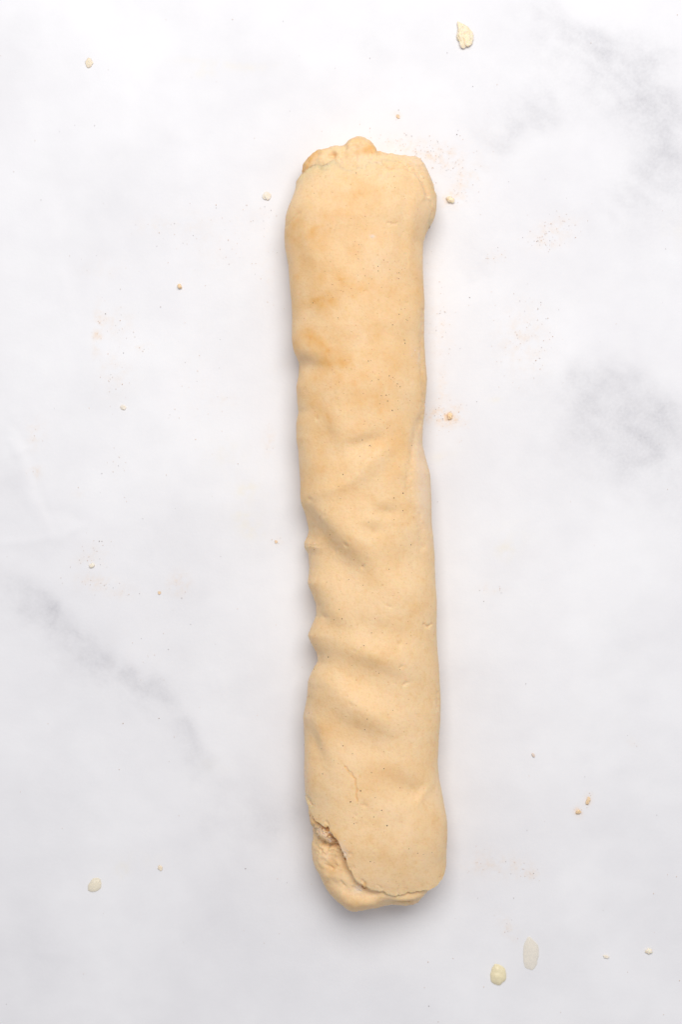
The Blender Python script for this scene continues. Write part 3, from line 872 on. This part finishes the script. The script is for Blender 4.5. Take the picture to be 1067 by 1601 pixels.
for cx, cy, sp, n in ((600, 610, 22, 30), (590, 690, 18, 18), (520, 600, 30, 20), (560, 420, 50, 40), (620, 450, 30, 25), (520, 480, 40, 25), (600, 300, 40, 16)):
    for i in range(n):
        px, py = r3.normal(cx, sp), r3.normal(cy, sp)
        if 470 < px < 655:
            x, y, z = on_roll(px, py)
            brown.append((x, y, z, r3.uniform(0.00009, 0.00021)))
g = grains('dark_speck', dark, M_DARK, outer, 0.45)
g['kind'] = 'stuff'
g = grains('brown_speck', brown, M_CINN, outer, 0.45)
g['kind'] = 'stuff'
white = []
for cx, cy, sx, sy, n in ((583, 369, 1.5, 1, 2), (478, 1118, 5, 8, 10), (480, 1212, 3, 14, 14), (483, 900, 2, 20, 6), (652, 560, 3, 8, 6), (540, 1332, 4, 8, 22), (665, 740, 6, 40, 14), (485, 1260, 3, 6, 8)):
    for i in range(n):
        x, y, z = on_roll(r3.normal(cx, sx), r3.normal(cy, sy))
        white.append((x, y, z, r3.uniform(0.0001, 0.00028)))
g = grains('sugar_speck', white, M_FLOUR, outer, 0.7)
g['kind'] = 'stuff'
# sugar caught in the crevice under the flap
m2 = np.where(zf2 > 0.1)[0]
AX, AY, AP = X2[:, m2], Y2[:, m2], P_IN[:, m2].reshape(-1, 3)
cre = []
for cx, cy, sx, sy, n in ((509, 1301, 8, 3.5, 34), (519, 1313, 4, 3, 16), (497, 1300, 4, 5, 6), (559, 1389, 5, 2.5, 5)):
    for i in range(n):
        fx, fy = feat(r3.normal(cx, sx), r3.normal(cy, sy), 0.028)
        k = np.argmin((AX - fx) ** 2 + (AY - fy) ** 2)
        x, y, z = AP[k]
        cre.append((x, y, z + 0.0001, r3.uniform(0.0001, 0.00035)))
g = grains('sugar_speck', cre, M_FLOUR, inner, 0.8)
g['kind'] = 'stuff'
# cinnamon filling peeping out of the crack under the flap
fil = []
for (ax, ay), (bx, by), n, sp in (((503, 1289), (516, 1297), 30, 1.6), ((516, 1297), (534, 1322), 60, 1.8), ((534, 1322), (541, 1345), 14, 1.5), ((568, 1385), (572, 1388), 10, 1.2), ((488, 1278), (503, 1291), 10, 1.5)):
    for i in range(n):
        q = r3.random()
        fx, fy = feat(ax + (bx - ax) * q + r3.normal(-1.5, sp), ay + (by - ay) * q + r3.normal(1.0, sp), 0.029)
        k = np.argmin((AX - fx) ** 2 + (AY - fy) ** 2)
        x, y, z = AP[k]
        fil.append((x, y, z + 0.0001, r3.uniform(0.0002, 0.0005)))
g = grains('cinnamon_filling', fil, M_CINN, inner, 0.8)
g['kind'] = 'stuff'

# sprinkle on the marble: spice grains too many to count
sp_c, sp_d = [], []


def on_table(px, py, r):
    x, y = ground(px, py)
    return (x, y, r * 0.2, r)


for cx, cy, sx, sy, an, st, n in DUST:
    c, s = math.cos(math.radians(an)), math.sin(math.radians(an))
    for i in range(int(n * 1.1)):
        u, v = r3.normal(0, sx), r3.normal(0, sy)
        px, py = cx + u * c - v * s, cy + u * s + v * c
        r = r3.uniform(0.00006, 0.00017)
        (sp_d if r3.random() < 0.16 else sp_c).append(on_table(px, py, r))
for px, py in [(443, 33), (740, 268 - 133), (472 + 300, 237), (796, 284), (715, 210), (1042, 389), (309, 580), (308, 596), (347, 674), (178, 700), (185, 728), (159, 740), (223, 811), (155, 846), (345, 870),
               (218, 928), (155, 846), (207, 1005), (220, 1063), (248, 1123), (432, 977), (473, 1043), (298, 976), (249, 1123), (284, 935), (372, 725), (861, 520), (865, 526), (845, 560), (825, 533),
               (746, 628), (842, 482), (757, 940), (823, 1069), (670, 1504), (748, 1404), (804, 1404), (815, 1370), (825, 1298), (97, 1295), (384, 1358), (434, 1374), (449, 1380), (757, 1543), (671, 1573),
               (400, 412), (358, 413), (396, 345), (338, 325), (286, 380), (302, 368), (394, 1202 - 790), (188, 452), (251, 480), (225, 546), (1045, 765), (688, 490), (697, 488), (735, 465), (192, 1131), (186, 1203)]:
    (sp_d if r3.random() < 0.6 else sp_c).append(on_table(px, py, r3.uniform(0.00011, 0.00021)))
for i in range(120):
    px, py = r3.uniform(0, 1067), r3.uniform(0, 1601)
    (sp_d if r3.random() < 0.3 else sp_c).append(on_table(px, py, r3.uniform(0.00008, 0.00016)))
M_CINN2 = simple_mat('cinnamon_dust', (0.66, 0.42, 0.25), 0.8)
M_GREY = simple_mat('grey_spice', (0.27, 0.23, 0.21), 0.8)
g = grains('cinnamon_dust', sp_c, M_CINN2)
g['kind'] = 'stuff'
g['label'] = 'faint reddish cinnamon dust sprinkled over the white marble'
g = grains('spice_speckle', sp_d, M_GREY)
g['kind'] = 'stuff'
g['label'] = 'tiny dark spice specks scattered over the white marble'


def sphere_grid(nu, nv):
    th = np.linspace(0, math.pi, nu)
    ph = np.linspace(0, 2 * math.pi, nv, endpoint=False)
    T, Pn = np.meshgrid(th, ph, indexing='ij')
    d = np.stack([np.sin(T) * np.cos(Pn), np.sin(T) * np.sin(Pn), np.cos(T)], -1)
    idx = np.arange(nu * nv).reshape(nu, nv)
    nx = np.roll(idx, -1, 1)
    F = np.stack([idx[:-1], idx[1:], nx[1:], nx[:-1]], -1).reshape(-1, 4)
    return d, F


def crumb(label, px, py, w, h, ang, mat, seed, hz=0.13, rough=0.42, cat='crumb', group='dough crumbs on the marble'):
    """an irregular crumb: w x h photo pixels across"""
    big = max(w, h) > 16
    d, F = sphere_grid(*((40, 56) if big else (20, 28)))
    x, y, z = d[..., 0], d[..., 1], d[..., 2]
    r = 1 + rough * (1.1 * fbm(x * 0.9 + 0.7 * z, y * 0.9 - 0.6 * z + seed * 7.7, 1.0, 2, seed) + 0.30 * fbm(x * 2.6 + z * 2, y * 2.6 - z * 1.7, 1.0, 2, seed + 9))
    V = d * r[..., None] * np.array([w / 2.2 * S, h / 2.2 * S, hz * min(w, h) / 2 * S])
    V[..., 2] = np.maximum(V[..., 2] + hz * min(w, h) / 2 * S * 0.62, 0.00005)
    a = math.radians(ang)
    gx, gy = ground(px, py)
    o = mesh_object('crumb', V.reshape(-1, 3), F, mat)
    o.location = (gx, gy, 0)
    o.rotation_euler = (0, 0, a)
    o['label'] = label
    o['category'] = cat
    o['group'] = group
    return o


crumb('largest pale crumb of dough, near the top right above the roll', 727, 57, 26, 40, 12, M_CRUMB, 3, 0.36, 0.55)
crumb('small rounded tan crumb alone near the top left corner', 139, 98, 11, 14, 15, M_CRUMB, 5)
crumb('pale crumb just left of the upper end of the roll', 417, 307, 12, 12, 40, M_PALECRUMB, 6)
crumb('tiny toasted orange crumb left of the roll', 281, 448, 6.5, 8, 40, M_TOAST, 7, 0.8)
crumb('pale crumb below the reddish dust streak at the left', 192, 637, 7, 9, 35, M_PALECRUMB, 8)
crumb('tan crumb against the right side of the upper end of the roll', 705, 312, 14, 10, -15, M_CRUMB, 9, 0.6, 0.6)
crumb('tiny crumb above the upper end of the roll', 623, 182, 5, 7, 30, M_TOAST, 10)
crumb('pale yellow crumb beside the butter smear at the lower left', 250, 1357, 7, 9, 30, M_CRUMB, 11)
crumb('pale peach crumb near the lower right corner', 1016, 1487, 11, 9, 10, M_PALECRUMB, 12, 0.4)
crumb('orange cinnamon crumb in the smear beside the middle of the roll', 704, 651, 8, 11, -20, M_TOAST, 13, 0.5, 0.6)
crumb('tiny tan crumb close to the left side of the roll', 432, 847, 5, 5, 0, M_TOAST, 14)
crumb('tiny tan crumb below the pinkish dust at the left', 249, 927, 5, 5, 0, M_TOAST, 15)
crumb('pinkish crumb in the spice dust at the far left', 144, 884, 9, 7, 10, M_PALECRUMB, 16, 0.4)
crumb('upper of the two cinnamon flecks at the lower right', 921, 1252, 6, 11, -25, M_TOAST, 17, 0.4, 0.7)
crumb('lower of the two cinnamon flecks at the lower right', 905, 1270, 7, 7, 20, M_TOAST, 18, 0.4, 0.7)
crumb('tiny white shred with a brown edge right of the roll', 835, 1181, 4, 8, 35, M_FLOUR, 19, 0.5)
crumb('tiny pale flake left of the peach crumb at the lower right', 949, 1496, 10, 5, -15, M_PALECRUMB, 20, 0.3)


def drop(label, px, py, w, h, ang, mat, seed, hz):
    """a shallow dome of melted butter with an uneven rim"""
    nr, na = 18, 64
    rr = np.linspace(0, 1, nr)[:, None]
    aa = np.linspace(0, 2 * math.pi, na, endpoint=False)[None, :]
    wob = 1 + 0.12 * fbm(np.cos(aa) * 1.4 + seed, np.sin(aa) * 1.4, 1.0, 2, seed)
    x = rr * wob * np.cos(aa) * w / 2 * S
    y = rr * wob * np.sin(aa) * h / 2 * S * (1 - 0.12 * np.cos(aa))
    z = hz * (1 - rr ** 2.6) ** 0.75 * (1 + 0.25 * fbm(x / S, y / S, 14, 2, seed + 3)) - 0.00015 * rr ** 8
    V = np.stack([x, y, z], -1)
    idx = np.arange(nr * na).reshape(nr, na)
    nx = np.roll(idx, -1, 1)
    F = np.stack([idx[:-1], idx[1:], nx[1:], nx[:-1]], -1).reshape(-1, 4)
    o = mesh_object('butter_drop', V.reshape(-1, 3), F, mat)
    gx, gy = ground(px, py)
    o.location = (gx, gy, 0.0001)
    o.rotation_euler = (0, 0, math.radians(ang))
    o['label'] = label
    o['category'] = 'butter drop'
    o['group'] = 'drops of melted butter on the marble'
    return o


drop('yellow glossy drop of butter at the bottom right, most yellow of the drops', 780, 1524, 25, 34, 0, butter_mat('butter', (0.99, 0.87, 0.55), 0.7), 2, 0.0018)
drop('long pale greasy drop at the bottom right, largest of the drops', 831, 1492, 26, 50, 0, butter_mat('thin_butter', (0.97, 0.87, 0.66), 0.36), 4, 0.0012)
drop('small pale oval drop of butter at the lower left', 148, 1384, 19, 25, -35, butter_mat('pale_butter', (0.98, 0.87, 0.62), 0.5), 6, 0.0012)
